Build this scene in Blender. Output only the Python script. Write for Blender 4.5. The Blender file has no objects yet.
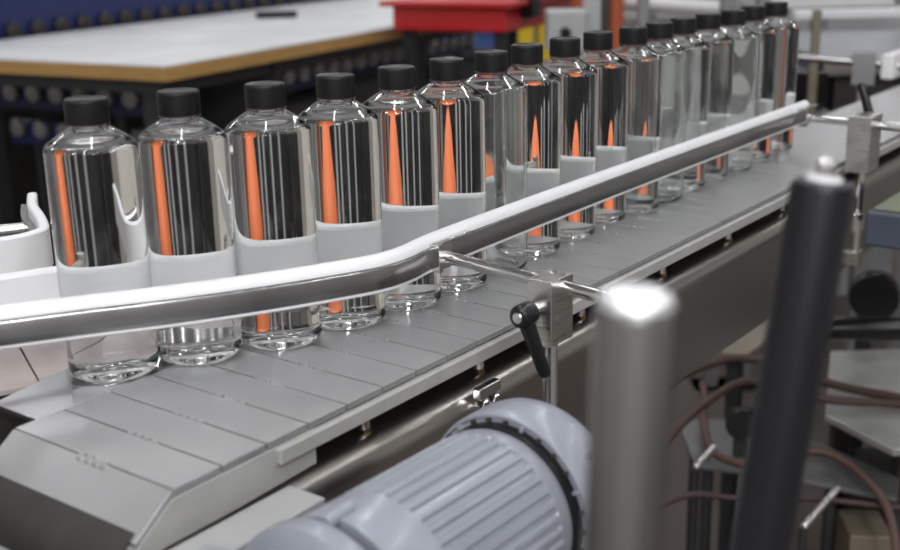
import bpy, math, random
from math import sin, cos, pi, radians as R, sqrt
from mathutils import Vector as V
random.seed(7)
sc = bpy.context.scene
col = sc.collection
Z0 = 0.95                      # height of the conveyor's chain above the floor; local z = 0 is the chain top
FLOOR = -Z0

# ------------------------------------------------------------------ helpers
class MB:
    def __init__(s): s.v = []; s.f = []; s.m = []
    def add(s, vs, fs, mi=0):
        o = len(s.v); s.v += [tuple(v) for v in vs]
        s.f += [tuple(i + o for i in f) for f in fs]; s.m += [mi] * len(fs); return s
    def hexa(s, p, mi=0):      # p: 4 bottom (ccw from above), 4 top
        return s.add(p, [(3,2,1,0),(4,5,6,7),(0,1,5,4),(1,2,6,5),(2,3,7,6),(3,0,4,7)], mi)
    def box(s, c, ax, ay, hx, hy, hz, mi=0, az=None):
        c = V(c); ax = V(ax).normalized(); ay = V(ay).normalized(); az = V(az).normalized() if az else ax.cross(ay)
        q = [(-1,-1),(1,-1),(1,1),(-1,1)]
        return s.hexa([c + ax*hx*a + ay*hy*b - az*hz for a, b in q] + [c + ax*hx*a + ay*hy*b + az*hz for a, b in q], mi)
    def aabox(s, x0, x1, y0, y1, z0, z1, mi=0):
        return s.box(((x0+x1)/2,(y0+y1)/2,(z0+z1)/2),(1,0,0),(0,1,0),(x1-x0)/2,(y1-y0)/2,(z1-z0)/2,mi)
    def rings(s, rings, closed=True, cap0=True, cap1=True, mi=0, loop=False):
        n = len(rings[0]); o = len(s.v)
        for r in rings: s.v += [tuple(p) for p in r]
        m = len(rings); fs = []
        for i in range(m if loop else m - 1):
            a = o + i*n; b = o + ((i+1) % m)*n
            for k in range(n if closed else n-1):
                l = (k+1) % n; fs.append((a+k, a+l, b+l, b+k))
        if cap0 and not loop: fs.append(tuple(o+k for k in reversed(range(n))))
        if cap1 and not loop: fs.append(tuple(o+(m-1)*n+k for k in range(n)))
        s.f += fs; s.m += [mi]*len(fs); return s
    def revolve(s, c, axis, prof, n=48, mi=0, cap0=True, cap1=True, mod=None):
        c = V(c); a = V(axis).normalized()
        u = a.cross(V((0,0,1))) if abs(a.z) < .9 else V((1,0,0)).cross(a)
        u.normalize(); w = a.cross(u); rs = []
        for (r, h) in prof:
            ring = []
            for k in range(n):
                t = 2*pi*k/n; rr = r if mod is None else mod(r, h, k)
                ring.append(c + a*h + u*(rr*cos(t)) + w*(rr*sin(t)))
            rs.append(ring)
        return s.rings(rs, True, cap0, cap1, mi)
    def cyl(s, p, q, r, n=24, ch=0.0, mi=0):
        p = V(p); q = V(q); L = (q-p).length
        pr = [(r-ch, 0), (r, ch), (r, L-ch), (r-ch, L)] if ch else [(r, 0), (r, L)]
        return s.revolve(p, q-p, pr, n, mi)
    def tube(s, pts, r, n=12, mi=0):
        pts = [V(p) for p in pts]; rs = []; prev = None
        for i, p in enumerate(pts):
            t = (pts[min(i+1, len(pts)-1)] - pts[max(i-1, 0)]).normalized()
            if prev is None:
                u = t.cross(V((0,0,1))); u = u if u.length > .1 else t.cross(V((1,0,0)))
            else: u = prev - t*prev.dot(t)
            u.normalize(); w = t.cross(u); prev = u
            rs.append([p + u*(r*cos(2*pi*k/n)) + w*(r*sin(2*pi*k/n)) for k in range(n)])
        return s.rings(rs, mi=mi)
    def sweep(s, prof, pts, mi=0):   # prof: (offset to the left of travel, z); pts: (x, y)
        rs = []
        for i, p in enumerate(pts):
            a = V(pts[max(i-1,0)]); b = V(pts[min(i+1,len(pts)-1)]); t = (b-a).normalized(); nn = V((-t[1], t[0]))
            rs.append([(p[0]+nn[0]*o, p[1]+nn[1]*o, z) for o, z in prof])
        return s.rings(rs, mi=mi)
    def build(s, name, mat, parent=None, bevel=0, seg=2, sharp=32, loc=None):
        org = V((0,0,0))
        if parent is not None:
            q = parent
            while q is not None: org += q.location; q = q.parent
        elif loc is not None: org = V(loc)
        me = bpy.data.meshes.new(name)
        me.from_pydata([tuple(V(v)-org) for v in s.v], [], s.f); me.validate()
        import bmesh
        bm = bmesh.new(); bm.from_mesh(me)
        if bevel or True: bmesh.ops.remove_doubles(bm, verts=bm.verts, dist=1e-6)
        bmesh.ops.recalc_face_normals(bm, faces=bm.faces); bm.to_mesh(me); bm.free()
        mats = mat if isinstance(mat, (list, tuple)) else [mat]
        for k in mats: me.materials.append(k)
        if len(mats) > 1 and len(me.polygons) == len(s.m):
            for p, k in zip(me.polygons, s.m): p.material_index = k
        for p in me.polygons: p.use_smooth = True
        me.set_sharp_from_angle(angle=R(sharp))
        o = bpy.data.objects.new(name, me); col.objects.link(o)
        if parent is not None: o.parent = parent
        elif loc is not None: o.location = org
        if bevel:
            b = o.modifiers.new('bevel', 'BEVEL'); b.width = bevel; b.segments = seg; b.limit_method = 'ANGLE'; b.angle_limit = R(40)
            b.harden_normals = True
        return o

def tag(o, label=None, cat=None, group=None, kind=None):
    if label: o['label'] = label
    if cat: o['category'] = cat
    if group: o['group'] = group
    if kind: o['kind'] = kind
    return o
def thing(name, loc, label, cat, group=None):
    o = bpy.data.objects.new(name, None); col.objects.link(o); o.location = loc; o.empty_display_size = .05
    return tag(o, label, cat, group)
def smooth(pts, k=8):                  # Catmull-Rom through points
    pts = [V(p) for p in pts]; out = []
    P = [pts[0]*2-pts[1]] + pts + [pts[-1]*2-pts[-2]]
    for i in range(1, len(P)-2):
        for j in range(k):
            t = j/k; a, b, c, d = P[i-1:i+3]
            out.append(.5*((2*b)+(c-a)*t+(2*a-5*b+4*c-d)*t*t+(3*b-a-3*c+d)*t**3))
    return out + [pts[-1]]

# ------------------------------------------------------------------ materials
def M(name, base, rough=.5, metal=0., noise=0., scale=20., bump=0., stretch=None, rvar=0., spec=.5, base2=None, coat=0., aniso=0.):
    m = bpy.data.materials.new(name); m.use_nodes = True; nt = m.node_tree; b = nt.nodes['Principled BSDF']
    b.inputs['Base Color'].default_value = (*base, 1); b.inputs['Roughness'].default_value = rough
    b.inputs['Metallic'].default_value = metal; b.inputs['Specular IOR Level'].default_value = spec
    b.inputs['Coat Weight'].default_value = coat; b.inputs['Coat Roughness'].default_value = .15
    if aniso: b.inputs['Anisotropic'].default_value = aniso
    if noise or bump or rvar:
        tc = nt.nodes.new('ShaderNodeTexCoord'); mp = nt.nodes.new('ShaderNodeMapping'); nz = nt.nodes.new('ShaderNodeTexNoise')
        nt.links.new(tc.outputs['Object'], mp.inputs['Vector']); nt.links.new(mp.outputs['Vector'], nz.inputs['Vector'])
        if stretch: mp.inputs['Scale'].default_value = stretch
        nz.inputs['Scale'].default_value = scale; nz.inputs['Detail'].default_value = 6; nz.inputs['Roughness'].default_value = .65
        if noise:
            rp = nt.nodes.new('ShaderNodeValToRGB'); nt.links.new(nz.outputs['Fac'], rp.inputs['Fac'])
            lo = base2 if base2 else tuple(c*(1-noise) for c in base); hi = base if base2 else tuple(min(1, c*(1+noise)) for c in base)
            rp.color_ramp.elements[0].position = .35; rp.color_ramp.elements[1].position = .65
            rp.color_ramp.elements[0].color = (*lo, 1); rp.color_ramp.elements[1].color = (*hi, 1)
            nt.links.new(rp.outputs['Color'], b.inputs['Base Color'])
        if rvar:
            mr = nt.nodes.new('ShaderNodeMapRange'); nt.links.new(nz.outputs['Fac'], mr.inputs['Value'])
            mr.inputs['From Min'].default_value = .3; mr.inputs['From Max'].default_value = .7
            mr.inputs['To Min'].default_value = rough-rvar; mr.inputs['To Max'].default_value = rough+rvar
            nt.links.new(mr.outputs['Result'], b.inputs['Roughness'])
        if bump:
            bp = nt.nodes.new('ShaderNodeBump'); bp.inputs['Strength'].default_value = bump; bp.inputs['Distance'].default_value = .001
            nt.links.new(nz.outputs['Fac'], bp.inputs['Height']); nt.links.new(bp.outputs['Normal'], b.inputs['Normal'])
    return m
def glass(name, ior, tint=(1,1,1), refr=False):
    m = bpy.data.materials.new(name); m.use_nodes = True; nt = m.node_tree
    nt.nodes.remove(nt.nodes['Principled BSDF']); out = nt.nodes['Material Output']
    g = nt.nodes.new('ShaderNodeBsdfRefraction' if refr else 'ShaderNodeBsdfGlass'); g.inputs['IOR'].default_value = ior
    g.inputs['Roughness'].default_value = 0; g.inputs['Color'].default_value = (*tint, 1)
    nt.links.new(g.outputs[0], out.inputs['Surface']); return m

steel   = M('brushed_steel', (.56,.55,.53), .30, 1, .10, 30, .05, (1,1,12), .06)
poststeel = M('post_steel', (.29,.285,.28), .24, 1, .04, 20)
steel2  = M('polished_steel', (.68,.67,.66), .16, 1, .05, 40, 0, None, .04)
panelm  = M('side_panel_steel', (.36,.335,.315), .28, 1, .04, 4)
railst  = M('rail_steel', (.28,.275,.27), .24, 1, .05, 30, 0, None, .03)
chainm  = M('chain_plate_steel', (.42,.42,.425), .33, .72, .035, 22, 0, None, .02)
dead    = M('transfer_plate_steel', (.70,.70,.72), .14, 1, .05, 30, 0, None, .05)
white   = M('white_plastic', (.59,.59,.60), .38, 0, .02, 30)
whited  = M('greyed_white_plastic', (.28,.275,.26), .5, 0, .08, 18)  # white plastic toned down to grey
pink    = M('pinkish_plastic_chain', (.36,.31,.297), .42, 0, .08, 30)
capm    = M('black_cap_plastic', (.006,.006,.0065), .42, 0, .1, 60, 0, None, 0, .22)
blackp  = M('black_plastic', (.007,.007,.0075), .28, 0, 0, 20, 0, None, 0, .3)
blackd  = M('dark_interior_steel', (.05,.047,.043), .5, .6, .2, 15)
motorm  = M('grey_blue_motor_paint', (.20,.21,.245), .36, 0, .05, 30, .03, None, .05, .5, None, .15)
mountm  = M('pale_grey_paint', (.26,.26,.26), .45, 0, .06, 25)
bottleg = glass('clear_bottle_liquid_filled', 1.38, (.985,.99,.988))
emptyg  = glass('clear_bottle_wall', 1.5, (.975,.985,.98))
liquidg = glass('clear_liquid', 1.0, (1,1,1), True)
redline    = M('red_reflection_paint', (.10,.012,.014), .3)  # dark red reflected line below the cap, painted on a thin ring
woodd = M('dull_brown_board', (.10,.075,.055), .6)
tablew  = M('white_table_laminate', (.60,.61,.62), .4, 0, .10, 3.5)
woodm   = M('plywood_edge', (.36,.21,.07), .5, 0, .2, 8, 0, (1,1,20))
darkleg = M('dark_grey_steel_leg', (.022,.022,.024), .5, .2)
greyleg = M('grey_steel_upright', (.20,.20,.20), .45, .4)
bluem   = M('blue_frame_paint', (.008,.017,.082), .4)
wheeld  = M('dark_brown_wheel', (.030,.025,.022), .4, .2)
wheels  = M('silver_wheel', (.36,.35,.35), .35, .7)
redm    = M('red_paint', (.44,.012,.016), .35)
yellowm = M('yellow_plastic', (.72,.48,.015), .45)
binblue = M('blue_plastic', (.045,.10,.32), .45)
browno = M('brown_orange_paint', (.36,.075,.028), .5)
orangem = M('orange_paint', (.68,.155,.042), .5)
greyp   = M('light_grey_paint', (.30,.305,.31), .45, 0, .06, 10)
dustyb  = M('blue_grey_paint', (.045,.053,.078), .5, 0, .1, 12)
greent  = M('green_grey_top', (.10,.115,.07), .55, 0, .1, 12)
hosem   = M('brown_hose_rubber', (.040,.016,.012), .6)
darkcrate = M('dark_grey_crate', (.075,.072,.07), .5)
darkpost= M('black_anodised_post', (.007,.007,.009), .34, 0, 0, 20, 0, None, 0, .28)
floorm  = M('grey_concrete_floor', (.125,.112,.10), .36, 0, .15, 1.3, 0, None, .06)
wallm   = M('grey_wall_paint', (.52,.51,.50), .7, 0, .05, 1)
ceilm   = M('white_ceiling_paint', (.5,.5,.5), .8)
beige   = M('beige_painted_metal', (.15,.125,.09), .5, 0, .1, 8)
sheet   = M('worn_grey_sheet_metal', (.34,.34,.325), .4, .5, .15, 9, 0, None, .08)

# ------------------------------------------------------------------ conveyor frame of reference
HD = R(37.0)
dx, dy = sin(HD), cos(HD); nx, ny = -dy, dx
D3 = V((dx,dy,0)); N3 = V((nx,ny,0)); UP = V((0,0,1))
O = V((-.0015,.8121,0))
def C(s, t, z=0.): return O + D3*s + N3*t + UP*z
TR, TL = .0155, .1715            # chain's right and left edges

# ------------------------------------------------------------------ the setting
MB().aabox(-7,7,-4,16,FLOOR-.1,FLOOR).build('floor', floorm)['kind'] = 'structure'
MB().aabox(-7,7,16,16.15,FLOOR,3.8).build('wall_back', wallm)['kind'] = 'structure'
MB().aabox(-7.15,-7,-4,16,FLOOR,3.8).build('wall_left', wallm)['kind'] = 'structure'
MB().aabox(7,7.15,-4,16,FLOOR,3.8).build('wall_right', wallm)['kind'] = 'structure'
MB().aabox(-7,7,-4.15,-4,FLOOR,3.8).build('wall_front', wallm)['kind'] = 'structure'
MB().aabox(-7.15,7.15,-4.15,16.15,3.8,3.9).build('ceiling', ceilm)['kind'] = 'structure'

# ------------------------------------------------------------------ main conveyor
conv = thing('chain_conveyor', C(0,.09,FLOOR), 'stainless steel conveyor with grey metal chain plates carrying the bottles', 'conveyor')
PITCH = .0381
S0 = -.249
def plate(a, b, up, lead=True):
    """one chain plate between hinge lines a and b (points at t=0), up = normal"""
    m = MB(); a = V(a); b = V(b); ax = (b-a).normalized(); L = (b-a).length
    g = .0008; th = .0045
    m.box((a+b)/2 + N3*((TR+TL)/2) - up*(th/2), ax, N3, L/2-g, (TL-TR)/2, th/2, az=up)
    return m
def knuckles(m, a, up):
    for k, (t0, w) in enumerate(((.074,.0052),(.0815,.0052),(.089,.0052),(.0965,.0052))):
        p = V(a) - up*.0030
        m.cyl(p + N3*t0, p + N3*(t0+w), .0040, 12)
path = []
ang = 0.; pos = C(S0,0,0)
seq = []
for al in (36, 60, 88, 116):                     # plates going round the nose
    e = D3*(-cos(R(al))) - UP*sin(R(al))
    upn = UP*cos(R(al)) - D3*sin(R(al))
    q = pos + e*PITCH; seq.append((pos, q, upn)); pos = q
for a, b, upn in seq:
    m = plate(a, b, upn); knuckles(m, b, upn)
    m.build('chain_plate', chainm, conv, bevel=.0004)
ns = 58
for i in range(ns):
    a = C(S0+i*PITCH,0,0); b = C(S0+(i+1)*PITCH,0,0)
    m = plate(a, b, UP); knuckles(m, a, UP)
    m.build('chain_plate', chainm, conv, bevel=.0004)
SE = S0+ns*PITCH
# white nose guard under the chain's edge
m = MB(); t0, t1 = .0150, .0215
prof = [(-.129,-.0055),(-.129,-.031),(-.20,-.0335),(-.263,-.034),(-.305,-.075),(-.300,-.060),(-.2795,-.0265),(-.2500,-.0055)]
m.rings([[C(s,t0,z) for s, z in prof],[C(s,t1,z) for s, z in prof]])
m.build('nose_guard', whited, conv, bevel=.0008)
m = MB(); m.box(C((-.166+SE)/2,.0165,-.0117), D3, N3, (SE+.166)/2, .0060, .0055)
m.build('wear_strip', whited, conv, bevel=.0012)
m = MB(); m.box(C((-.2+SE)/2,.158,-.0115), D3, N3, (SE+.2)/2, .008, .0062)
m.build('wear_strip', whited, conv, bevel=.0012)
# folded side panel: top flange, rounded bend, vertical face
def side_panel(t_out, sgn, s0, s1, zt=-.034, zb=-.1465, r=.018):
    m = MB(); outer = [(t_out+sgn*.13, zt)]
    for k in range(9):
        a = pi/2*k/8; outer.append((t_out+sgn*(r-r*sin(a)), zt-r+r*cos(a)))
    outer.append((t_out, zb)); th = .002
    inner = [(t_out+sgn*th, zb)]
    for k in range(9):
        a = pi/2*(8-k)/8; inner.append((t_out+sgn*(r-(r-th)*sin(a)), zt-r+(r-th)*cos(a)))
    inner.append((t_out+sgn*.13, zt-th))
    pr = outer+inner
    m.rings([[C(s0,t,z) for t, z in pr],[C(s1,t,z) for t, z in pr]])
    return m
side_panel(.007, 1, -.285, SE).build('side_panel', panelm, conv)
m = MB(); m.box(C((-.24+SE)/2,.1745,-.086), D3, N3, (SE+.24)/2, .002, .06); m.build('back_panel', panelm, conv)
m = MB(); m.box(C((-.12+SE)/2,.088,-.0605), D3, N3, (SE+.12)/2, .08, .0015); m.build('return_pan', blackd, conv)
for s in (-.066, .075, .235, .395, .555, .715, .875, 1.035):
    MB().cyl(C(s,.028,-.035), C(s,.028,-.015), .0045, 16).build('spacer_post', steel, conv)
    tag(MB().cyl(C(s,.028,-.0345), C(s,.028,-.0315), .0056, 6).build('brass_nut', M('brass_nut_metal',(.20,.15,.08),.35,1) if s < 0 else bpy.data.materials['brass_nut_metal'], conv))
for s in (.2, 1.75):
    for t in (.02, .16):
        MB().box(C(s,t,(FLOOR-.1465)/2), D3, N3, .02, .008, (-.1465-FLOOR)/2).build('leg', greyleg, conv, bevel=.002)
# small steel tab with two bolts on the side panel
tab = MB(); tab.box(C(.052,.0035,-.0365), D3, N3, .0145, .0035, .0045); tab = tab.build('bolted_tab', steel2, conv, bevel=.001)
for s in (.045, .060):
    MB().cyl(C(s,.008,-.0475), C(s,-.0005,-.0475), .0048, 6, .0008).build('bolt', steel2, conv)
# shaft and core of the nose drum, seen at the open left side
MB().cyl(C(-.262,.02,-.05), C(-.262,.168,-.05), .034, 40).build('nose_drum', blackd, conv)

# steel transfer plate and the pinkish feed conveyor beside it
m = MB(); pl = [C(-.232,.172,0),C(-.05,.172,0),C(-.02,.20,0),C(-.02,.2385,0),C(-.155,.2385,0),C(-.2315,.2225,0)]
m.rings([[p-UP*.004 for p in pl],[p-UP*.0003 for p in pl]])
tp = m.build('transfer_plate', dead, None, bevel=.0006, loc=C(-.2,.2,-.004))
tag(tp, 'shiny steel transfer plate bridging the grey chain and the pinkish chain', 'transfer plate')
feed = thing('feed_conveyor', C(-.2,.33,FLOOR), 'feed conveyor of pinkish plastic chain links at the far left', 'conveyor')
FH = R(62); fd = V((sin(FH),cos(FH),0)); fn = V((-fd.y,fd.x,0)); FO = C(-.19,.2275,0)
for i in range(-13,6):
    m = MB(); lo = max(0, ((i+1)*.0381*.4226-.012)/.906)
    a0 = i*.0381+.0006; a1 = (i+1)*.0381-.0006
    m.box(FO + fd*((a0+a1)/2) + fn*(.168+lo)/2 - UP*.0028, fd, fn, (a1-a0)/2, (.168-lo)/2, .0022)
    m.build('chain_plate', pink, feed, bevel=.0008)
MB().box(FO + fd*(-.23)+fn*.10 - UP*.065, fd, fn, .27, .065, .055).build('frame', blackd, feed, bevel=.002)
for a, b in ((-.42,.05),(-.42,.15),(.0,.05),(.0,.15)):
    p = FO+fd*a+fn*b
    MB().box((p.x,p.y,(FLOOR-.12)/2), fd, fn, .015, .015, (-.12-FLOOR)/2).build('leg', greyleg, feed)

# ------------------------------------------------------------------ guide rails
def railpath(pts, k=10): return [(p.x,p.y) for p in smooth([V((x,y,0)) for x, y in pts], k)]
def c2(s,t): p = C(s,t); return (p.x,p.y)
front = [(-.372,.7245),(-.3022,.7495),(-.2484,.7700),(-.190,.7905),(-.130,.8165),(-.0757,.8445),(-.046,.8640)] + [c2(.045,.0655), c2(.085,.0705), c2(.20,.0735), c2(.40,.0755), c2(.65,.0755), c2(.928,.0755)]
fp = railpath(front, 8)
fr = thing('guide_rail', (*front[6],.03), 'front guide rail of white plastic in a steel channel, bending along the bottles', 'guide rail')
steel_prof = [(0,.0460),(.0,.0605),(.0008,.0620),(.0022,.0628),(.0062,.0628),(.0062,.0612),(.0024,.0612),(.0018,.0600),(.0018,.0478),(.0024,.0470),(.0062,.0470),(.0062,.0452),(.0015,.0452)]
MB().sweep(steel_prof, fp).build('steel_channel', railst, fr)
wp = [(.0030,.0475),(.0030,.0610),(.0034,.0640),(.0046,.0672),(.0066,.0694),(.0092,.0706),(.0118,.0706),(.0136,.0694),(.0142,.0670),(.0142,.0440),(.0130,.0418),(.0080,.0412),(.0030,.0418),(.0012,.0432),(.0012,.0450),(.0030,.0450)]
MB().sweep(wp, fp).build('plastic_strip', white, fr)
# rear rail follows the far side of the bottle row
rear = [(-.405,.790),(-.3289,.8295),(-.2898,.8500),(-.232,.8765),(-.178,.9015),(-.130,.9380),(-.078,.9890),(-.035,1.0450)] + [c2(.24,.1595), c2(.45,.162), c2(.70,.163), c2(.98,.165)]
rp = railpath(rear, 8)
rr = thing('guide_rail', (*rear[4],.03), 'rear guide rail of white plastic standing behind the bottles', 'guide rail')
wr = [(0,.030),(0,.0680),(.0015,.0700),(.0060,.0712),(.0100,.0700),(.0112,.0680),(.0112,.030)]
MB().sweep(wr, rp).build('plastic_strip', white, rr)
MB().sweep([(.0112,.040),(.0112,.0585),(.0170,.0585),(.0170,.040)], rp).build('steel_channel', railst, rr)
for a in (3,9):
    i = min(len(rp)-2, a*8); p = V((*rp[i],0)); q = V((*rp[i+1],0)); t = (q-p).normalized(); nn = V((-t.y,t.x,0))
    MB().cyl(p+nn*.016+UP*.05, p+nn*.09+UP*.05, .006, 16).build('support_rod', steel, rr)
    MB().cyl(p+nn*.085+UP*.06, p+nn*.085+UP*.0002, .006, 16).build('support_post', steel, rr)
# far-left bent rail end on the feed conveyor
ub = [(-.40,1.10),(-.385,1.055),(-.366,1.015),(-.352,.983),(-.3455,.962),(-.352,.946),(-.366,.934),(-.40,.917),(-.47,.885)]
up_ = railpath(ub, 6)
u = thing('bent_guide_rail', (-.3455,.962,.03), 'bent white guide rail end at the far left above the feed conveyor', 'guide rail')
MB().sweep([(0,.040),(0,.073),(.0015,.0748),(.0075,.0748),(.009,.073),(.009,.040)][::-1], [(p[0],p[1]) for p in up_]).build('plastic_strip', white, u, bevel=.001)
MB().sweep([(-.0065,.047),(-.0065,.064),(-.0005,.064),(-.0005,.047)], up_).build('steel_channel', railst, u)
MB().cyl((-.372,1.04,.0555),(-.46,1.005,.0555),.006,16).build('support_rod', steel, u)
MB().cyl((-.455,1.007,.066),(-.455,1.007,FLOOR),.006,16).build('support_post', steel, u)

# ------------------------------------------------------------------ rail brackets (rod, block, ratchet handle, post)
def bracket(s, tb, label, far=False, rod_out=-.112, t_rail=.0725):
    """tb: block's middle t"""
    g = thing('rail_bracket', C(s,tb,-.13), label, 'bracket', 'rail brackets along the conveyor')
    zr = .0535
    MB().cyl(C(s-.0055+(.0 if far else 0),rod_out,zr-.0035), C(s+.0185,t_rail-.004,zr-.0015), .0052, 24, .0008).build('rod', steel2, g)
    clip = MB()
    clip.box(C(s+.014,t_rail-.0035,.0545), D3, N3, .010, .0026, .0115)
    clip.box(C(s+.030,t_rail+.003,.0645), D3, N3, .026, .0072, .0010)
    clip.box(C(s+.005,t_rail-.0030,.0540), D3, N3, .0026, .0060, .0118)
    clip.build('rail_clip', steel2, g, bevel=.0005)
    zb = .033
    blk = MB(); k = 1.42 if far else 1.; blk.box(C(s,tb,zb-(.004 if far else 0)), D3, N3, .0155*k, .0105*k, .0255*k)
    blk = blk.build('clamp_block', steel, g, bevel=.0008)
    scr = MB(); scr.cyl(C(s+.004,tb,.0585), C(s+.004,tb,.0612), .0035, 6, .0005); scr.build('set_screw', steel2, blk)
    MB().cyl(C(s,tb,zb-.02), C(s,tb,-.135), .0058, 24).build('post', steel2, g)
    ft = MB(); ft.box(C(s,(tb-.008+.0068)/2,-.125), D3, N3, .011, (.0068-tb+.008)/2, .009); ft.build('post_foot', steel, g, bevel=.001)
    return g, zb
g1, zb = bracket(.0705, -.0425, 'near rail bracket: steel block on a post with rod and black ratchet handle')
# ratchet handle on the face towards the camera
h0 = C(.0705-.0155,-.040,.036)
MB().cyl(h0, h0-D3*.010, .0052, 20, .0006).build('clamp_screw', steel2, g1)
hd = MB(); a = h0-D3*.008; hd.revolve(a, -D3, [(.006,0),(.0086,.001),(.0090,.004),(.0090,.013),(.0082,.0155),(.0060,.017)], 28)
e = a-D3*.009
dn = (-UP*.93 - N3*.30 + D3*.12).normalized(); sd = dn.cross(D3).normalized()
rs = []
for L, w, th in ((.004,.0066,.0062),(.016,.0062,.0052),(.030,.0057,.0046),(.044,.0053,.0043),(.0485,.0044,.0036),(.0500,.0025,.0022)):
    c = e+dn*L; nn = dn.cross(sd)
    rs.append([c+sd*(w*cos(2*pi*k/16))+nn*(th*sin(2*pi*k/16)) for k in range(16)])
hd.rings(rs); hd = hd.build('ratchet_handle', blackp, g1)
MB().cyl(a-D3*.0165, a-D3*.0185, .0042, 20, .0005).build('hex_screw', steel2, hd)
g2, _ = bracket(.880, -.012, 'far rail bracket at the rail\'s right end with black handle pointing up', True, -.16, .0745)
hb = C(.872+.0221,-.010,.054)
MB().cyl(hb-D3*.002, hb+D3*.010, .0052, 16).build('clamp_screw', steel2, g2)
hm = MB(); hm.revolve(hb+D3*.008, D3, [(.006,0),(.009,.002),(.009,.013),(.006,.016)], 20)
rs = []; dn = (UP*.94 + N3*.34).normalized(); sd = dn.cross(D3).normalized()
for L, w in ((.002,.0066),(.02,.006),(.046,.0052),(.05,.003)):
    c = hb+D3*.016+dn*L; nn = dn.cross(sd); rs.append([c+sd*(w*cos(2*pi*k/12))+nn*(w*.8*sin(2*pi*k/12)) for k in range(12)])
hm.rings(rs).build('ratchet_handle', blackp, g2)
MB().cyl(C(.872,-.012,-.062), C(.872,-.012,-.086), .0105, 20, .001).build('collar', steel2, g2)
fe = V((*front[-1],0))
# ------------------------------------------------------------------ bottles
RB = .0323
def arc(cx, cz, r, a0, a1, n): return [(cx+r*cos(R(a0+(a1-a0)*k/n)), cz+r*sin(R(a0+(a1-a0)*k/n))) for k in range(n+1)]
outer = [(.0004,.0052),(.008,.0048),(.016,.0036),(.0205,.0014),(.0235,.0002)] + arc(RB-.0065,.0068,.0065,-80,0,8) + [(RB,.03),(RB,.06),(RB,.09),(RB,.12),(RB,.1655)] \
      + arc(RB-.0060,.1655,.0060,8,60,7) + [(.0265,.1728),(.0225,.1756),(.0190,.1778),(.0165,.1794)] + [(.0150,.1802),(.0140,.1810),(.0140,.1817),(.0150,.1821),(.0150,.1828),(.0132,.1834),(.0128,.1850),(.0128,.1950)]
WL = .1690
void = [(.0004,WL),(.015,WL),(RB-.0034,WL),(RB-.0022,WL+.0006)] + arc(RB-.0071,.1664,.0055,38,60,4) + [(.0260,.1718),(.0220,.1746),(.0185,.1768),(.0160,.1784),(.0134,.1796),(.0122,.1815),(.0112,.1850),(.0112,.1930),(.0004,.1930)]
inner = [(.0004,.0066),(.008,.0062),(.016,.0050),(.0205,.0030)] + arc(RB-.0065,.0078,.0056,-80,0,7) + [(RB-.0009,.03),(RB-.0009,.09),(RB-.0009,.1655)] + arc(RB-.0069,.1655,.0060,10,60,6) + [(.0260,.1718),(.0220,.1746),(.0185,.1768),(.0160,.1784),(.0134,.1796),(.0122,.1815),(.0112,.1850),(.0112,.1930),(.0004,.1930)]
def glass_mesh(name, outer, inside, mat, root):
    n = 96
    def lathe(prof, flip):
        m = MB(); m.revolve((0,0,0),(0,0,1),prof,n); return m
    import bmesh
    me = bpy.data.meshes.new(name); bm = bmesh.new()
    for prof, flip in ((outer,False),(inside,True)):
        m = lathe(prof, flip); b2 = bmesh.new()
        vs = [b2.verts.new(v) for v in m.v]
        for f in m.f: b2.faces.new([vs[i] for i in f])
        bmesh.ops.recalc_face_normals(b2, faces=b2.faces)
        if flip: bmesh.ops.reverse_faces(b2, faces=b2.faces)
        t = bpy.data.meshes.new('t'); b2.to_mesh(t); b2.free(); bm.from_mesh(t); bpy.data.meshes.remove(t)
    bm.to_mesh(me); bm.free(); me.materials.append(mat)
    for p in me.polygons: p.use_smooth = True
    me.set_sharp_from_angle(angle=R(50))
    o = bpy.data.objects.new(name, me); col.objects.link(o); o.parent = root; return o
def make_cap(root):
    m = MB(); nseg = 144
    def mod(r, h, k): return r - (.00028 if (k % 3 == 0 and .001 < h < .015) else 0)
    m.revolve((0,0,.1836),(0,0,1),[(.0138,0),(.0151,.0004),(.0152,.0015),(.0152,.0150),(.0150,.0165),(.0143,.0172),(.0130,.0175),(.0124,.0171),(.0006,.0171)], nseg, mod=mod)
    o = m.build('cap', capm, root, sharp=60)
    s = MB(); s.revolve((0,0,.1829),(0,0,1),[(.0136,0),(.0141,.0002),(.0141,.0009),(.0136,.0011)], 64); s.build('red_line_ring', redline, o)
    return o
def make_bottle(full):
    root = thing('bottle', (0,0,0), '', 'bottle', 'bottles on the conveyor')
    glass_mesh('body', outer, void if full else inner, bottleg if full else emptyg, root)
    if full:
        m = MB(); lp = [(.0004,.0072),(.016,.0056)] + arc(RB-.0065,.0085,.0050,-80,0,6) + [(RB-.0016,.09),(RB-.0016,.1655),(RB-.0042,WL-.0010),(.0004,WL-.0010)]
        m.revolve((0,0,0),(0,0,1),lp,96); m.build('liquid', liquidg, root)
    make_cap(root); return root
def copy_tree(o, parent=None):
    c = o.copy(); col.objects.link(c)
    if parent is not None: c.parent = parent
    for ch in list(o.children): copy_tree(ch, c)
    return c
P = [(-.2485,.8195),(-.1912,.8500),(-.1345,.8790),(-.0862,.9220),(-.0402,.9680),(.0015,1.0190)]
P += [c2(.2300,.1212),c2(.2969,.1255),c2(.3655,.1255),c2(.4375,.1295),c2(.5020,.1230),c2(.5670,.1250),c2(.6320,.128),c2(.7000,.128),c2(.765,.1245),c2(.838,.129),c2(.914,.129)]
P = [V((x,y)) for x, y in P]
EMPTY = {6,11,14}
for it in range(200):                       # no two bottles closer than touching
    for i in range(len(P)):
        for j in range(i+1,len(P)):
            dd = P[j]-P[i]; L = dd.length
            if L < 2*RB+.0003:
                k = (2*RB+.0004-L)/2; u_ = dd/L; P[i] -= u_*k; P[j] += u_*k
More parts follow.
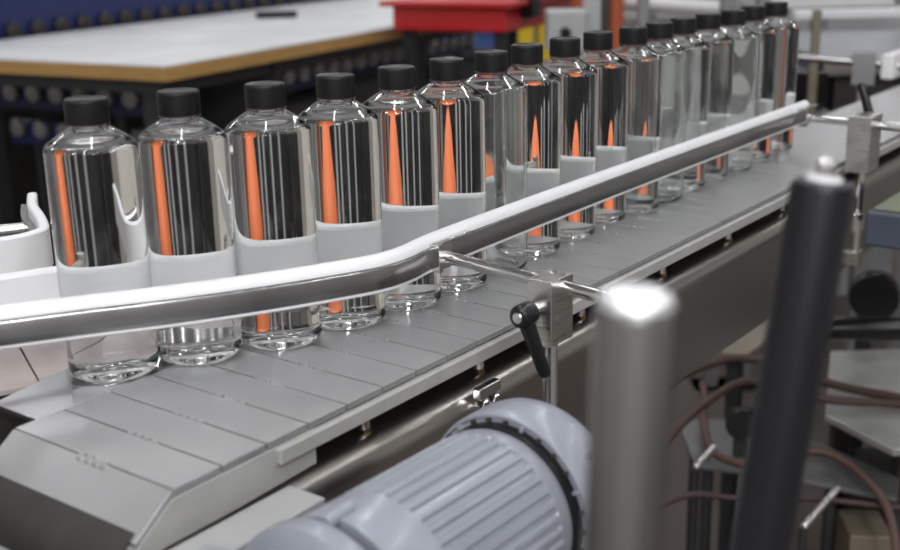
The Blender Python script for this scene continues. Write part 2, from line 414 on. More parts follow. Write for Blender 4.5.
def dist(p, poly):
    best = 9
    for a, b in zip(poly, poly[1:]):
        a = V(a); b = V(b); t = max(0, min(1, (p-a).dot(b-a)/(b-a).length_squared)); best = min(best, (p-a-(b-a)*t).length)
    return best
0 and print('CLEAR', [(i, round(dist(p, fp)-RB-.0142, 4), round(dist(p, rp)-RB, 4)) for i, p in enumerate(P)])
LBL = ['leftmost filled clear bottle with black cap, standing on the shiny transfer plate',
 'second filled bottle from the left, first one on the grey chain',
 'third filled bottle from the left, with a tall orange streak',
 'fourth filled clear bottle from the left with black cap',
 'fifth filled bottle from the left, left of the rail clip',
 'sixth filled bottle from the left, right behind the rail clip',
 'nearest empty bottle, clear and grey without liquid, between filled ones',
 'filled bottle just right of the nearest empty bottle',
 'ninth bottle from the left, filled, under the grey control box',
 'tenth bottle from the left, filled, its cap below the orange-brown column',
 'eleventh bottle from the left, filled, just left of the middle empty bottle',
 'middle one of the three empty bottles, pale and greenish inside',
 'filled bottle half hidden just right of the middle empty bottle',
 'fourteenth bottle from the left, filled, left of the farthest empty bottle',
 'farthest of the three empty bottles, near the row\'s right end',
 'filled bottle tucked behind the farthest empty bottle',
 'last filled bottle at the far right end of the row']
pf = make_bottle(True); pe = make_bottle(False); usedf = usede = False
for i, p in enumerate(P):
    if i in EMPTY:
        o = pe if not usede else copy_tree(pe); usede = True
    else:
        o = pf if not usedf else copy_tree(pf); usedf = True
    o.location = (p.x, p.y, .0002); o.rotation_euler.z = .7*i; o['label'] = LBL[i]

# ------------------------------------------------------------------ gear motor
MH = R(38.6); ma = V((sin(MH),cos(MH),0)); mn = V((-ma.y,ma.x,0)); MO = C(-.0755,-.1005,-.0515)
def Mp(l, a, b): return MO + ma*l + mn*a + UP*b     # along the axis, to the left, up
mot = thing('gear_motor', Mp(-.1,0,-.075), 'blue-grey gear motor with ribbed housing mounted beside the conveyor', 'motor')
# housing with lengthwise ribs in a recessed band
nseg = 240
def ribs(r, h, k):
    t = (k/nseg*360) % 360
    if .035 < h < .132 and r > .05:
        ph = t % 9.0
        return r - (.0022 if 2.9 < ph < 6.2 else 0)
    return r
RH = .0572
prof = [(.040,0),(.0562,.0),(RH,.002),(RH,.0345),(RH,.0355)] + [(RH,.0355+.096*k/6) for k in range(1,6)] + [(RH,.1315),(RH,.1325),(RH-.0005,.141),(RH-.0025,.1475),(RH-.0055,.1515),(.046,.154)]
MB().revolve(Mp(-.153,0,0), ma, prof, nseg, mod=ribs).build('ribbed_housing', motorm, mot, sharp=28)
# dark recess and fan cover
MB().revolve(Mp(-.010,0,0), ma, [(.046,0),(.0570,.004),(.0580,.03)], 96).build('fan_recess', blackp, mot)
fc = MB(); fc.rings([[Mp(l, r*cos(2*pi*k/128), r*sin(2*pi*k/128)) for k in range(128)] for r, l in
   [(.0598,.001),(.0604,0),(.0622,0),(.0630,.0012),(.0633,.012),(.0632,.026),(.0618,.036),(.0580,.043),(.0520,.0465),(.030,.048),(.0005,.048),(.0005,.046),(.050,.0445),(.0572,.040),(.0600,.030),(.0598,.001)]])
fc = fc.build('fan_cover', motorm, mot, sharp=40)
for k in range(28):
    a_ = 2*pi*k/28
    m = MB(); c = Mp(.003,.0578*cos(a_),.0578*sin(a_)); rad = mn*cos(a_)+UP*sin(a_)
    m.box(c, ma, rad, .005, .0026, .0012); m.build('vent_rib', motorm if k % 4 == 0 else blackd, mot)
for a_ in (20, 140, 175):
    rad = mn*cos(R(a_))+UP*sin(R(a_)); c = Mp(.020,0,0)+rad*.062
    MB().cyl(c, c+rad*.0035, .003, 6, .0004).build('cover_screw', steel2, fc)
# flange ring, gearbox, boss
MB().revolve(Mp(-.182,0,0), ma, [(.044,0),(.0560,.001),(.0605,.004),(.0610,.014),(.0600,.018),(.0560,.022),(.050,.026)], 96).build('front_flange', motorm, mot)
for k in range(6):
    a_ = 2*pi*k/6+.45; c = Mp(-.165,.0560*cos(a_),.0560*sin(a_)); c2_ = Mp(-.140,.0580*cos(a_),.0580*sin(a_))
    MB().cyl(c+(c2_-c)*.2, c2_, .0045, 12, .001).build('flange_lug', motorm, mot)
gb = MB(); gb.revolve(Mp(-.420,0,0), ma, [(.040,0),(.050,.006),(.0525,.02),(.0525,.205),(.0510,.225),(.049,.242)], 64)
gb.build('gearbox', motorm, mot, sharp=40)
gk = MB(); gk.box(Mp(-.300,.000,.012), ma, mn, .092, .049, .040); gk.build('gearbox_lid', motorm, mot, bevel=.010, seg=4)
MB().revolve(Mp(-.222,.040,.046), (ma*.55-mn*.80-UP*.28), [(.010,0),(.0135,.003),(.0140,.008),(.0140,.060),(.012,.063)], 40).build('shaft_boss', motorm, mot)
pl_ = MB(); pl_.box(C(-.262,-.010,-.0335), D3, N3, .097, .0155, .0045); pl_.build('mounting_bar', mountm, mot, bevel=.0012)
pl_ = MB(); pl_.box(C(-.29,-.030,-.062), D3, N3, .035, .036, .025); pl_.build('mounting_foot', mountm, mot, bevel=.002)

# ------------------------------------------------------------------ foreground posts
def leaning(name, top, low, r, mat, label, cat, cap):
    top = V(top); low = V(low); k = (FLOOR-top.z)/(low.z-top.z); foot = top+(low-top)*k
    g = thing(name, foot, label, cat); ax = (top-foot).normalized(); L = (top-foot).length
    MB().revolve(foot, ax, [(r,0),(r,L-.0035),(r-.001,L-.001),(r-.0035,L)], 48).build('shaft', mat, g)
    cap(g, top, ax); return g
def cap_silver(g, top, ax):
    MB().revolve(top-ax*.0005, ax, [(.0122,0),(.0122,.001),(.0112,.0030),(.0085,.0046),(.005,.0055),(.0004,.0058)], 40).build('domed_end', M('satin_bright_steel',(.88,.88,.90),.45,1), g)
def cap_dark(g, top, ax):
    w = MB().revolve(top-ax*.0005, ax, [(.0078,0),(.0078,.0012),(.0072,.0018)], 40).build('washer', white, g)
    MB().revolve(top+ax*.001, ax, [(.0036,0),(.0042,.001),(.0044,.0040),(.0038,.0068),(.0020,.0084),(.0005,.0088)], 20).build('bolt_head', steel2, w)
leaning('steel_post', (.0569,.3446,.1985), (.0528,.3446,.06), .0128, poststeel, 'silver steel post with domed bright end in the near foreground', 'post', cap_silver)
leaning('dark_post', (.1600,.4920,.2035), (.1440,.4900,.055), .0135, darkpost, 'black round post with a white washer and bolt on top, near foreground', 'post', cap_dark)

# ------------------------------------------------------------------ white work table behind
TH = R(27.6); td = V((sin(TH),cos(TH),0)); tn = V((-td.y,td.x,0)); TO = V((-.775,3.30,-.05))
table = thing('work_table', (TO.x,TO.y,FLOOR), 'large white-topped work table with plywood edge and dark legs', 'table')
TL_, TW = 3.3, 1.14
m = MB(); m.box(TO+td*(TL_/2)+tn*(TW/2)-UP*.002, td, tn, TL_/2, TW/2, .002); m.build('table_top', tablew, table)
m = MB(); m.box(TO+td*(TL_/2)+tn*(TW/2)-UP*.024, td, tn, TL_/2-.001, TW/2-.001, .0195); m.build('plywood_core', woodm, table)
m = MB(); 
for q in (TO+tn*.06+td*(TL_/2), TO+tn*(TW-.06)+td*(TL_/2)): m.box(q-UP*.065, td, tn, TL_/2-.03, .02, .021)
for q in (TO+td*.05+tn*(TW/2), TO+td*(TL_-.05)+tn*(TW/2)): m.box(q-UP*.065, td, tn, .02, TW/2-.05, .021)
m.build('under_frame', darkleg, table)
for a, b in ((.07,.10),(.07,.80),(1.62,.10),(1.62,TW-.12),(TL_-.1,.10),(TL_-.1,TW-.12)):
    p = TO+td*a+tn*b
    MB().box((p.x,p.y,(FLOOR-.08)/2), td, tn, .03, .03, (-.08-FLOOR)/2).build('leg', darkleg, table)
m = MB(); m.box(TO+td*(.58+TL_)/2+tn*(TW/2)+UP*(FLOOR+.34-TO.z), td, tn, (TL_-.58)/2-.02, TW/2-.02, .012); m.build('lower_shelf', darkleg, table)  # shelf added to shade the floor under the table
m = MB(); m.box(TO+td*.56+tn*(TW/2)+UP*((-.09+FLOOR)/2+.02-TO.z), td, tn, .008, TW/2-.03, (-.09-FLOOR)/2-.03); m.build('added_dark_panel', darkleg, table)  # added panel blocks the bright floor, standing in for shade under the table
tl = MB(); p = TO+td*1.55+tn*.72+UP*.014; tl.box(p, td*.6-tn, td+tn*.6, .085, .022, .013)
tag(tl.build('hand_tool', blackp, None, bevel=.004, loc=p-UP*.014), 'small dark hand tool lying on the white work table', 'tool')

def wheel_rail(name, org, axis, length, side, n, wr, wmat, label, legs=True, back=.0, beam=.05, foot=None):
    foot = FLOOR if foot is None else foot
    """a flow rail: blue beam carrying a row of wheels; side = direction the wheels face"""
    g = thing(name, (org.x,org.y,foot), label, 'wheel conveyor')
    m = MB(); m.box(org+axis*(length/2)-side*.02+UP*(back/2-beam/2), axis, side, length/2, .012, (beam+back)/2); m.build('beam', bluem, g)
    for k in range(n):
        c = org+axis*(length*(k+.5)/n)+UP*.006
        w = MB(); w.revolve(c-side*.007, side, [(wr*.5,0),(wr*.9,.001),(wr,.005),(wr,.020),(wr*.9,.025),(wr*.35,.026),(wr*.3,.031)], 20); w.build('wheel', wmat, g)
    for a in (.12, length-.12):
        p = org+axis*a-side*.02
        MB().box((p.x,p.y,(foot+org.z-beam)/2), axis, side, .015, .010, (org.z-beam-foot)/2).build('leg', darkleg, g)
    return g
bo = TO + tn*(TW+.045) - td*.9 + UP*.012
wheel_rail('wheel_conveyor', bo, td, 4.0, -tn, 34, .034, wheeld, 'blue wheel conveyor with dark wheels along the far side of the table', back=.30)
wheel_rail('wheel_conveyor', TO+td*.32+tn*.42-UP*.16+tn*-.05, tn, .95, -td, 9, .030, wheels, 'blue rail of silver wheels under the table\'s left end', back=.03)
wheel_rail('wheel_conveyor', TO+td*.64+tn*.22-UP*.15, td, 1.75, -tn, 18, .026, white, 'blue rail of pale wheels under the table\'s right edge', back=.0, foot=FLOOR+.353)
wheel_rail('wheel_conveyor', TO+td*.40+tn*.20-UP*.30, tn, .88, -td, 8, .030, wheels, 'lowest rail of silver wheels under the table\'s left end', back=.03)
for a, b, h, lab in ((1.02,.70,.52,'nearest added dark crate on the lower shelf under the white table'),(1.86,.68,.58,'middle added dark crate under the white table, the tallest one'),(2.74,.70,.50,'farthest added dark crate under the white table')):  # crates added as dark fill for the shade under the table
    cc = TO+td*a+tn*b; crate = thing('added_dark_crate', (cc.x,cc.y,FLOOR+.352), lab, 'crate', 'crates under the table')
    m = MB(); m.box((cc.x,cc.y,FLOOR+.352+h/4), td, tn, .40, .28, h/4); m.build('box_body', darkcrate, crate, bevel=.01)
    m = MB(); m.box((cc.x,cc.y,FLOOR+.352+h/2+.012), td, tn, .42, .30, .012); m.build('lid', darkleg, crate, bevel=.006)

fcb = TO+td*.75+tn*1.95; fc_ = thing('floor_cabinet', (fcb.x,fcb.y,FLOOR), 'added dark cabinet covering a bright floor gap, cream case on top, far left', 'cabinet')  # dark body added to cover a bright patch of floor
m = MB(); m.box((fcb.x,fcb.y,(FLOOR-.30)/2), td, tn, .9, .35, (-.30-FLOOR)/2); m.build('body', darkleg, fc_, bevel=.006)
m = MB(); m.box((fcb.x,fcb.y,-.225), td, tn, .86, .33, .074); m.build('cream_case', M('cream_paint',(.42,.40,.33),.5), fc_, bevel=.006)
for k in (-.45,.45):
    m = MB(); m.box((fcb.x+td.x*k-tn.x*.354,fcb.y+td.y*k-tn.y*.354,(FLOOR-.32)/2), td, tn, .42, .006, (-.36-FLOOR)/2); m.build('door', blackd, fc_, bevel=.002)

# ------------------------------------------------------------------ red cart and bins, grey control box, orange column
e1 = tn.copy(); e2 = td.copy()
RC = V((.205,4.08,-.05))
cart = thing('red_cart', (RC.x,RC.y,FLOOR), 'red steel tray cart on dark legs beside the white table', 'cart')
def quad_prism(m, c, a, b, z0, z1, grow=0.):
    p = [c-a.normalized()*grow-b.normalized()*grow, c+b+(b.normalized()-a.normalized())*grow, c+a+b+(a.normalized()+b.normalized())*grow, c+a+(a.normalized()-b.normalized())*grow]
    m.hexa([V((q.x,q.y,z0)) for q in p]+[V((q.x,q.y,z1)) for q in p])
m = MB(); quad_prism(m, RC, e1*.44, e2*1.0, -.05, .035); m.build('tray', redm, cart, bevel=.008)
m = MB(); quad_prism(m, RC, e1*.44, e2*1.0, .035, .052, .035); m.build('rim', redm, cart, bevel=.004)
m = MB(); m.box(RC+e2*.16+UP*.075-e1*.02, e1, e2, .03, .035, .035); m.build('latch', blackp, cart, bevel=.004)
for a, b in ((.04,.06),(.40,.06),(.04,.94),(.40,.94)):
    p = RC+e1*a+e2*b; MB().box((p.x,p.y,(FLOOR-.05)/2), e1, e2, .02, .02, (-.05-FLOOR)/2).build('leg', darkleg, cart)
def bin_(name, x, y, w, d_, h, mat, label):
    g = thing(name, (x,y,FLOOR), label, 'bin')
    m = MB(); m.rings([[(x+sx*w/2*k, y+sy*d_/2*k, z) for sx, sy in ((-1,-1),(1,-1),(1,1),(-1,1))] for k, z in ((.86,FLOOR),(1,FLOOR+h),(.95,FLOOR+h),(.82,FLOOR+.02))]); m.build('tub', mat, g, bevel=.006)
    m = MB(); 
    m.rings([[(x+sx*(w/2+q), y+sy*(d_/2+q), z) for sx, sy in ((-1,-1),(1,-1),(1,1),(-1,1))] for q, z in ((0,FLOOR+h-.05),(.02,FLOOR+h-.05),(.02,FLOOR+h),(0,FLOOR+h))], loop=True); m.build('rim', mat, g)
    return g
bin_('storage_bin', .22, 11.8, .62, .5, .30, binblue, 'blue storage bin on the floor far behind the red cart')
bin_('storage_bin', .70, 11.6, .30, .5, .42, yellowm, 'wider yellow bin on the floor seen under the red cart')
bin_('storage_bin', .97, 11.6, .17, .5, .42, yellowm, 'narrow yellow bin right of the cart leg, beside the control box')

cb = thing('control_box', (.335,3.03,FLOOR), 'light grey control box with black knob on a grey post', 'control box')
m = MB(); m.box((.305,3.03,.047), (1,0,0),(0,1,0), .050, .045, .052); m.build('housing', greyp, cb, bevel=.008)
MB().revolve((.300,2.985,.045),(0,-1,0),[(.014,0),(.014,.006),(.012,.010),(.012,.022),(.010,.024)],24).build('knob', blackp, cb)
m = MB(); m.box((.372,3.05,(FLOOR+.16)/2), (1,0,0),(0,1,0), .022, .022, (.16-FLOOR)/2); m.build('post', greyp, cb, bevel=.003)
m = MB(); m.box((.372,3.05,FLOOR+.008), (1,0,0),(0,1,0), .07, .07, .008); m.build('base_plate', greyp, cb)

oc = thing('orange_column', (.52,4.05,FLOOR), 'orange-brown round column behind the bottle caps, right of the grey control box', 'column')
MB().revolve((.478,4.05,FLOOR),(0,0,1),[(.055,0),(.055,1.4)],40).build('tube', browno, oc)
m = MB(); m.box((.536,4.03,FLOOR+.7),(1,0,0),(0,1,0),.012,.02,.7); m.build('channel', blackd, oc)
MB().revolve((.575,4.06,FLOOR),(0,0,1),[(.030,0),(.030,1.4)],32).build('tube', browno, oc)
MB().revolve((.52,4.05,FLOOR),(0,0,1),[(.16,0),(.16,.012)],40).build('base_plate', blackd, oc)
mat_ = MB().aabox(-.55,3.2,1.1,4.0,FLOOR,FLOOR+.012).build('added_dark_mat', M('dark_brown_mat',(.048,.037,.030),.6), None, loc=(.2,3.1,FLOOR))  # added sheet darkens the floor and what the bottles refract
tag(mat_, 'added dark brown mat, darkening the floor and the view through the bottles', 'mat')
# unseen orange body, added to show only as streaks through the filled bottles
op = thing('added_orange_bollard', (.0,2.42,FLOOR), 'added orange bollard behind the bottles, giving the orange streaks seen through them', 'bollard')
MB().revolve((.0,2.42,FLOOR+.013),(0,0,1),[(.175,.03),(.17,.10),(.16,.40),(.150,.66),(.125,.74),(.065,.82),(.025,.85),(.001,.855)],48,cap0=True).build('cone_body', orangem, op)
MB().revolve((.0,2.42,FLOOR+.013),(0,0,1),[(.22,0),(.22,.03),(.18,.032)],48).build('base', blackp, op)

st_ = thing('added_streak_stand', (-.42,2.75,FLOOR+.012), 'added stand of slim grey legs giving grey streaks in the left bottles', 'stand')  # unseen legs added to put grey streaks into the bottles
for x, y in ((-.66,2.72),(-.46,2.70),(-.30,2.78),(-.20,2.74)):
    m = MB(); m.aabox(x-.021,x+.021,y-.014,y+.014,FLOOR+.0125,-.13); m.build('leg', greyp, st_, bevel=.003)
m = MB(); m.aabox(-.66,-.20,2.735,2.755,-.62,-.59); m.build('cross_bar', darkleg, st_, bevel=.003)

bc = thing('added_beige_cabinet', (-1.3,1.9,FLOOR), 'added beige cabinet out of view, lightening the leftmost bottles through refraction', 'cabinet')  # added outside the view to put beige into the bottles' right halves
m = MB(); m.box((-1.32,1.95,(FLOOR+.05)/2), (.95,.31,0), (-.31,.95,0), .34, .25, (.05-FLOOR)/2); m.build('body', M('beige_cabinet_paint',(.42,.39,.35),.5), bc, bevel=.008)
for k in (-.165,.165):
    m = MB(); m.box((-1.32+.95*k+.31*.254,1.95+.31*k-.95*.254,(FLOOR+.0)/2), (.95,.31,0), (-.31,.95,0), .155, .005, (-.05-FLOOR)/2); m.build('door', bpy.data.materials['beige_cabinet_paint'], bc, bevel=.002)

# machine uprights seen between the caps
for x, y, w, lab in ((.506,3.07,.014,'slim dark upright behind the bottle caps, left of the other two'),(.720,3.07,.017,'grey machine upright in the middle of the three behind the caps'),(.812,3.07,.016,'grey machine upright behind the last bottle caps')):
    g = thing('machine_upright', (x,y,FLOOR), lab, 'post', 'uprights behind the bottle caps')
    m = MB(); m.box((x,y,(FLOOR+.35)/2),(1,0,0),(0,1,0),w,w,(.35-FLOOR)/2); m.build('post', greyleg, g, bevel=.003)
    m = MB(); m.box((x,y,FLOOR+.006),(1,0,0),(0,1,0),.05,.05,.006); m.build('base_plate', greyleg, g)
wb = thing('white_pipe', (.8,3.9,FLOOR), 'white horizontal pipe on stands behind the bottle caps', 'pipe')
MB().cyl((.52,4.35,.035),(.965,3.994,.017),.024,24).build('tube', white, wb)
for x, y, z in ((.72,4.19,.0),(.94,4.014,-.006)):
    MB().cyl((x,y,FLOOR),(x,y,z),.014,16).build('stand', greyleg, wb)

# ------------------------------------------------------------------ second line at the back right
bl = thing('back_conveyor', (1.6,3.05,FLOOR), 'grey conveyor running across the back right behind the chain', 'conveyor')
m = MB(); m.aabox(.86,3.4,2.72,3.38,-.012,0); m.build('belt', M('grey_blue_belt',(.20,.215,.24),.3,.5,.08,8), bl, bevel=.002)
m = MB(); m.aabox(.86,3.4,2.70,2.718,-.04,-.004); m.build('side_rail', steel, bl, bevel=.002)
m = MB(); m.aabox(.90,3.4,2.74,3.36,-.13,-.0125); m.build('frame', blackd, bl)
m = MB(); m.aabox(.72,.86,2.66,2.80,-.10,-.025); m.build('end_box', blackp, bl, bevel=.004)
m = MB(); m.aabox(.835,1.2,2.80,3.30,-.13,-.014); m.build('end_frame', dustyb, bl, bevel=.004)
for x in (1.0,2.6):
    for y in (2.76,3.34):
        m = MB(); m.aabox(x-.02,x+.02,y-.02,y+.02,FLOOR,-.13); m.build('leg', greyleg, bl)
# guard panels with white tops
gd = thing('white_machine_guard', (1.9,3.75,FLOOR), 'white machine guard panels at the top right behind the grey conveyor', 'machine')
m = MB(); m.aabox(1.02,2.6,3.50,3.56,.020,.046); m.build('lower_bar', white, gd, bevel=.004)
m = MB(); m.aabox(1.0,1.42,3.8,4.3,.03,.20); m.build('guard_panel', white, gd, bevel=.006)
m = MB(); m.aabox(1.46,2.6,3.9,4.3,.04,.13); m.build('guard_panel', greyp, gd, bevel=.006)
for x in (1.1,2.0,2.55):
    m = MB(); m.aabox(x-.02,x+.02,3.51,3.55,FLOOR,.02); m.build('leg', greyleg, gd)
m = MB(); m.aabox(1.0,2.6,3.85,4.25,FLOOR,.035); m.build('base_cabinet', greyp, gd, bevel=.006)
bp_ = thing('beige_post', (.80,2.62,FLOOR), 'pale beige post in front of the grey back conveyor', 'post')
MB().cyl((.805,2.60,FLOOR),(.805,2.60,.115),.010,20).build('tube', beige, bp_)
MB().cyl((.805,2.60,FLOOR),(.805,2.60,FLOOR+.01),.04,24).build('base', beige, bp_)
b3 = thing('rail_bracket', (.815,2.316,-.13), 'steel rod and block bracket on a post behind the chain at far right', 'bracket', 'rail brackets along the conveyor')
MB().cyl((.70,2.36,.043),(.955,2.27,.024),.008,16).build('rod', poststeel, b3)
m = MB(); m.box((.815,2.316,.024),(1,-.35,0),(.35,1,0),  .022,.016,.032); m.build('clamp_block', greyleg, b3, bevel=.002)
MB().cyl((.815,2.316,-.12),(.815,2.316,.0),.010,16).build('post', steel, b3)
m = MB(); m.aabox(.821,.85,2.30,2.799,-.13,-.115); m.build('arm', greyleg, b3)
wr_ = thing('white_side_rail', C(1.86,.205,FLOOR), 'short white side rail at the right edge above the chain', 'guide rail')
m = MB(); m.box(C(1.83,.205,.030), D3, N3, .15, .012, .024); m.build('plastic_strip', white, wr_, bevel=.003)
MB().cyl(C(1.86,.205,FLOOR),C(1.86,.205,.01),.008,16).build('post', steel, wr_)

# ------------------------------------------------------------------ lower right: drive box, tray, hoses, reels
db = thing('drive_box', C(.84,-.22,FLOOR), 'blue-grey drive box with green-grey top at the right edge', 'drive box')
m = MB(); m.box(C(.87,-.178,-.058), D3, N3, .09, .125, .022); m.build('housing', dustyb, db, bevel=.004)
m = MB(); m.box(C(.87,-.178,-.0345), D3, N3, .084, .119, .0015); m.build('top_plate', greent, db, bevel=.001)
m = MB(); m.box(C(.90,-.21,(FLOOR-.08)/2), D3, N3, .02, .02, (-.08-FLOOR)/2); m.build('pedestal', greyleg, db)
tray = thing('lower_shelf', (.75,1.85,FLOOR), 'light grey sheet-metal shelf below the conveyor at the right edge', 'shelf')
m = MB(); q = [(.690,2.02),(.592,1.735),(.652,1.60),(1.00,1.62),(1.04,2.03)]
m.rings([[V((x,y,-.462)) for x, y in q],[V((x,y,-.450)) for x, y in q]]); m.build('shelf_plate', sheet, tray, bevel=.002)
for x, y in ((.705,1.98),(.700,1.67),(.97,1.66),(.98,1.98)):
    m = MB(); m.aabox(x-.014,x+.014,y-.014,y+.014,FLOOR,-.462); m.build('leg', blackd, tray)
dk = thing('floor_cabinet', (.86,1.80,FLOOR), 'black cabinet on the floor directly under the grey shelf', 'cabinet')
m = MB(); m.aabox(.715,.94,1.70,1.93,FLOOR+.02,-.60); m.build('body', blackd, dk, bevel=.006)
m = MB(); m.aabox(.72,.935,1.692,1.70,FLOOR+.05,-.62); m.build('door', blackp, dk, bevel=.003)
lp = thing('metal_plate', (.47,1.80,FLOOR), 'dull grey metal plate on legs under the conveyor panel, left of the black post', 'plate')
q = [(.385,1.72),(.50,1.68),(.66,1.59),(.69,1.66),(.54,1.90),(.39,1.90)]
m = MB(); m.rings([[V((x,y,-.534)) for x, y in q],[V((x,y,-.526)) for x, y in q]]); m.build('plate_top', M('dull_grey_plate',(.10,.10,.10),.5,.3), lp, bevel=.002)
for x, y in ((.41,1.74),(.42,1.88),(.53,1.87),(.585,1.66)):
    MB().cyl((x,y,FLOOR),(x,y,-.534),.010,12).build('leg', darkleg, lp)
def reel(name, c, ax, r, w, label):
    g = thing(name, (c[0],c[1],FLOOR), label, 'reel'); a = V(ax).normalized(); c = V(c)
    MB().revolve(c-a*(w/2), a, [(r*.55,0),(r*.92,.0),(r,.006),(r,w-.006),(r*.92,w),(r*.55,w)], 40).build('rim', blackp, g)
    MB().revolve(c-a*(w*.4), a, [(r*.2,0),(r*.52,.001),(r*.52,w*.8),(r*.2,w*.8)], 32).build('hub', greyleg, g)
    return g
rg = reel('hose_reel', (.800,2.12,-.378), (-.4,-1,.1), .046, .05, 'black reel with grey hub behind the thick black cable at the right edge')
m = MB(); m.box((.800,2.16,(FLOOR-.38)/2),(1,0,0),(0,1,0),.012,.012,(-.38-FLOOR)/2); m.build('stand', darkleg, rg)
rg = reel('pulley', (.4645,1.7515,-.470), (-.3,-1,.2), .026, .03, 'small black pulley on the dull plate beside the black post')
m = MB(); m.box((.4645,1.7515,-.510),(1,0,0),(0,1,0),.010,.010,.016); m.build('stand', darkleg, rg)
bb = thing('black_cable', (.95,1.9,FLOOR), 'thick black arched cable lying across the back of the grey shelf', 'cable')
MB().tube(smooth([(.585,1.97,FLOOR),(.590,1.96,-.52),(.610,1.94,-.400),(.645,1.92,-.372),(.74,1.90,-.368),(.86,1.90,-.372),(.98,1.92,-.428)],8), .020, 16).build('cable', blackp, bb)
def hose(pts, r, label, mat=hosem):
    ps = smooth(pts, 8); m = MB(); m.tube(ps, r, 10)
    tag(m.build('hose', mat, None, loc=pts[0]), label, 'hose')
hose([(.30,1.80,FLOOR+.006),(.305,1.82,-.60),(.34,1.86,-.47),(.457,1.925,-.432),(.544,1.925,-.430),(.622,1.828,-.434),(.72,1.762,-.436),(.86,1.70,-.436)], .0075, 'upper brown hose running across the grey shelf to the right edge')
hose([(.27,1.66,FLOOR+.006),(.275,1.67,-.60),(.33,1.70,-.48),(.448,1.80,-.430),(.517,1.82,-.428),(.60,1.757,-.434),(.711,1.738,-.437),(.85,1.66,-.437)], .0065, 'second brown hose lying just in front of the upper one')
hose([(.455,2.00,-.50),(.4428,1.9222,-.50),(.4211,1.8278,-.505),(.4161,1.7218,-.508),(.4614,1.6615,-.50),(.5277,1.690,-.497),(.5757,1.6915,-.495),(.6069,1.6438,-.497),(.6188,1.5605,-.500),(.6149,1.4936,-.51),(.59,1.405,-.53),(.56,1.34,-.64),(.55,1.33,FLOOR+.006)], .0065, 'lower tan brown hose curling down to the bottom right corner', M('tan_hose_rubber',(.060,.029,.020),.6))
hose([(.24,1.58,FLOOR+.004),(.245,1.578,-.60),(.33,1.58,-.512),(.42,1.58,-.514),(.528,1.574,-.514),(.645,1.544,-.516),(.80,1.50,-.51)], .0045, 'thin dark red hose running level across the lower right', M('dark_red_hose_rubber',(.03,.011,.010),.6))
for a, b, lab in (((.3706,1.6555,-.50),(.4112,1.7072,-.49),'short bright steel rod low between the two foreground posts'),((.4803,1.4623,-.50),(.5577,1.5571,-.49),'bright steel rod low on the right of the black foreground post')):
    g = thing('steel_rod', (a[0],a[1],FLOOR), lab, 'rod', 'steel rods in the lower right')
    MB().cyl(a,b,.0055,16,.001).build('rod', steel, g); MB().cyl((a[0],a[1],FLOOR),a,.006,12).build('stand', darkleg, g)
for x, y, z, w, d_, mt, lab in ((.640,1.655,-.60,.032,.045,beige,'small beige carton on the floor at the bottom right corner'),(.52,1.60,-.66,.05,.05,woodd,'dull brown box on the floor behind the black post')):
    g = MB(); g.box((x,y,(FLOOR+z)/2),(1,-.1,0),(.1,1,0),w,d_,(z-FLOOR)/2)
    tag(g.build('carton', mt, None, bevel=.003, loc=(x,y,FLOOR)), lab, 'box')
bs = thing('lower_beam', C(.55,.03,-.40), 'beige beam low under the conveyor panel, left of the black post', 'beam')
m = MB(); m.box((.60,2.14,-.455),(.6,.8,0),(-.8,.6,0),.16,.03,.008); m.build('beam_bar', beige, bs, bevel=.002)
for k in (-.13,.13):
    m = MB(); m.box((.60+.6*k,2.14+.8*k,(FLOOR-.463)/2),(.6,.8,0),(-.8,.6,0),.012,.012,(-.463-FLOOR)/2); m.build('leg', darkleg, bs)

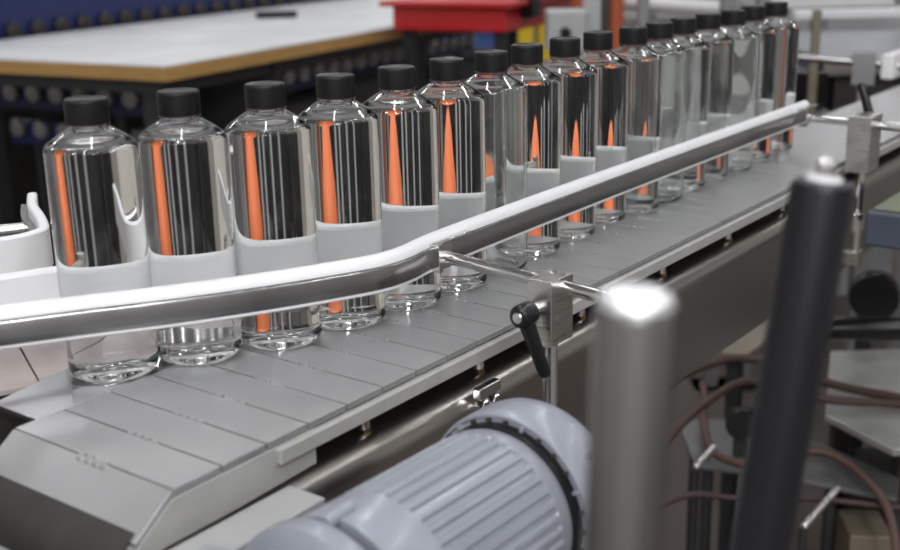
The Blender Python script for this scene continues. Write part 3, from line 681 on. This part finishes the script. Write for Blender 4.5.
# ------------------------------------------------------------------ lights, camera
def lamp(x, y, sx, sy, w, rot=0):
    l = bpy.data.lights.new('ceiling_lamp', 'AREA'); l.shape = 'RECTANGLE'; l.size = sx; l.size_y = sy; l.energy = w; l.color = (.975,.985,1)
    o = bpy.data.objects.new('ceiling_lamp', l); col.objects.link(o); o.location = (x,y,3.7); o.rotation_euler = (0,0,rot); return o
for y, e in ((-2.6,60),(-.6,14),(1.4,16),(3.6,20),(6.2,20),(9.4,20),(13,20)):
    for x in (-5.2,-2.7,-.35,1.9,4.6):
        if (x, y) not in ((-2.7,1.4),(-2.7,3.6),(-5.2,1.4)): lamp(x, y, .14, 1.5, e)
wl = lamp(.1, -1.9, .30, 1.5, 34); wl.name = 'added_fill_lamp'; wl.location = (.1,-1.9,1.55)  # fill lamp added to brighten the rear rail seen through the bottles
wl.rotation_euler = (V((.0,1.1,0))-wl.location).to_track_quat('-Z','X').to_euler()
w = bpy.data.worlds.new('world'); sc.world = w; w.use_nodes = True
w.node_tree.nodes['Background'].inputs['Color'].default_value = (.8,.85,.9,1); w.node_tree.nodes['Background'].inputs['Strength'].default_value = .3

F, PIT, HC, ROLL = 1181., R(16.58), .3115, R(-1.257)
cd = bpy.data.cameras.new('camera'); cam = bpy.data.objects.new('camera', cd); col.objects.link(cam); sc.camera = cam
cd.sensor_width = 36; cd.lens = 36*F/900; cd.clip_start = .02
from mathutils import Matrix
fwd = V((0,cos(PIT),-sin(PIT))); upv = V((0,sin(PIT),cos(PIT))); rt = V((1,0,0))
r2 = rt*cos(ROLL)+upv*sin(ROLL)*-1*-1; 
r2 = rt*cos(ROLL)+(-upv)*(-sin(ROLL)); u2 = upv*cos(ROLL)-rt*sin(ROLL)
cam.matrix_world = Matrix(((r2.x,u2.x,-fwd.x,0),(r2.y,u2.y,-fwd.y,0),(r2.z,u2.z,-fwd.z,HC),(0,0,0,1)))
cd.dof.use_dof = True; cd.dof.focus_distance = 1.0; cd.dof.aperture_fstop = 6.0

for o in list(sc.objects):
    if o.parent is None: o.location.z += Z0
for o in sc.objects:
    if o.type == 'LIGHT': o.location.z -= 0.0

sc.view_settings.view_transform = 'Standard'; sc.view_settings.look = 'None'; sc.view_settings.gamma = 1
sc.view_settings.exposure = 0.36; sc.view_settings.use_curve_mapping = False
cy = sc.cycles
cy.max_bounces = 28; cy.transmission_bounces = 26; cy.glossy_bounces = 8; cy.diffuse_bounces = 4; cy.transparent_max_bounces = 16
cy.caustics_refractive = True; cy.caustics_reflective = True; cy.blur_glossy = .3; cy.sample_clamp_indirect = 6
cy.use_denoising = True
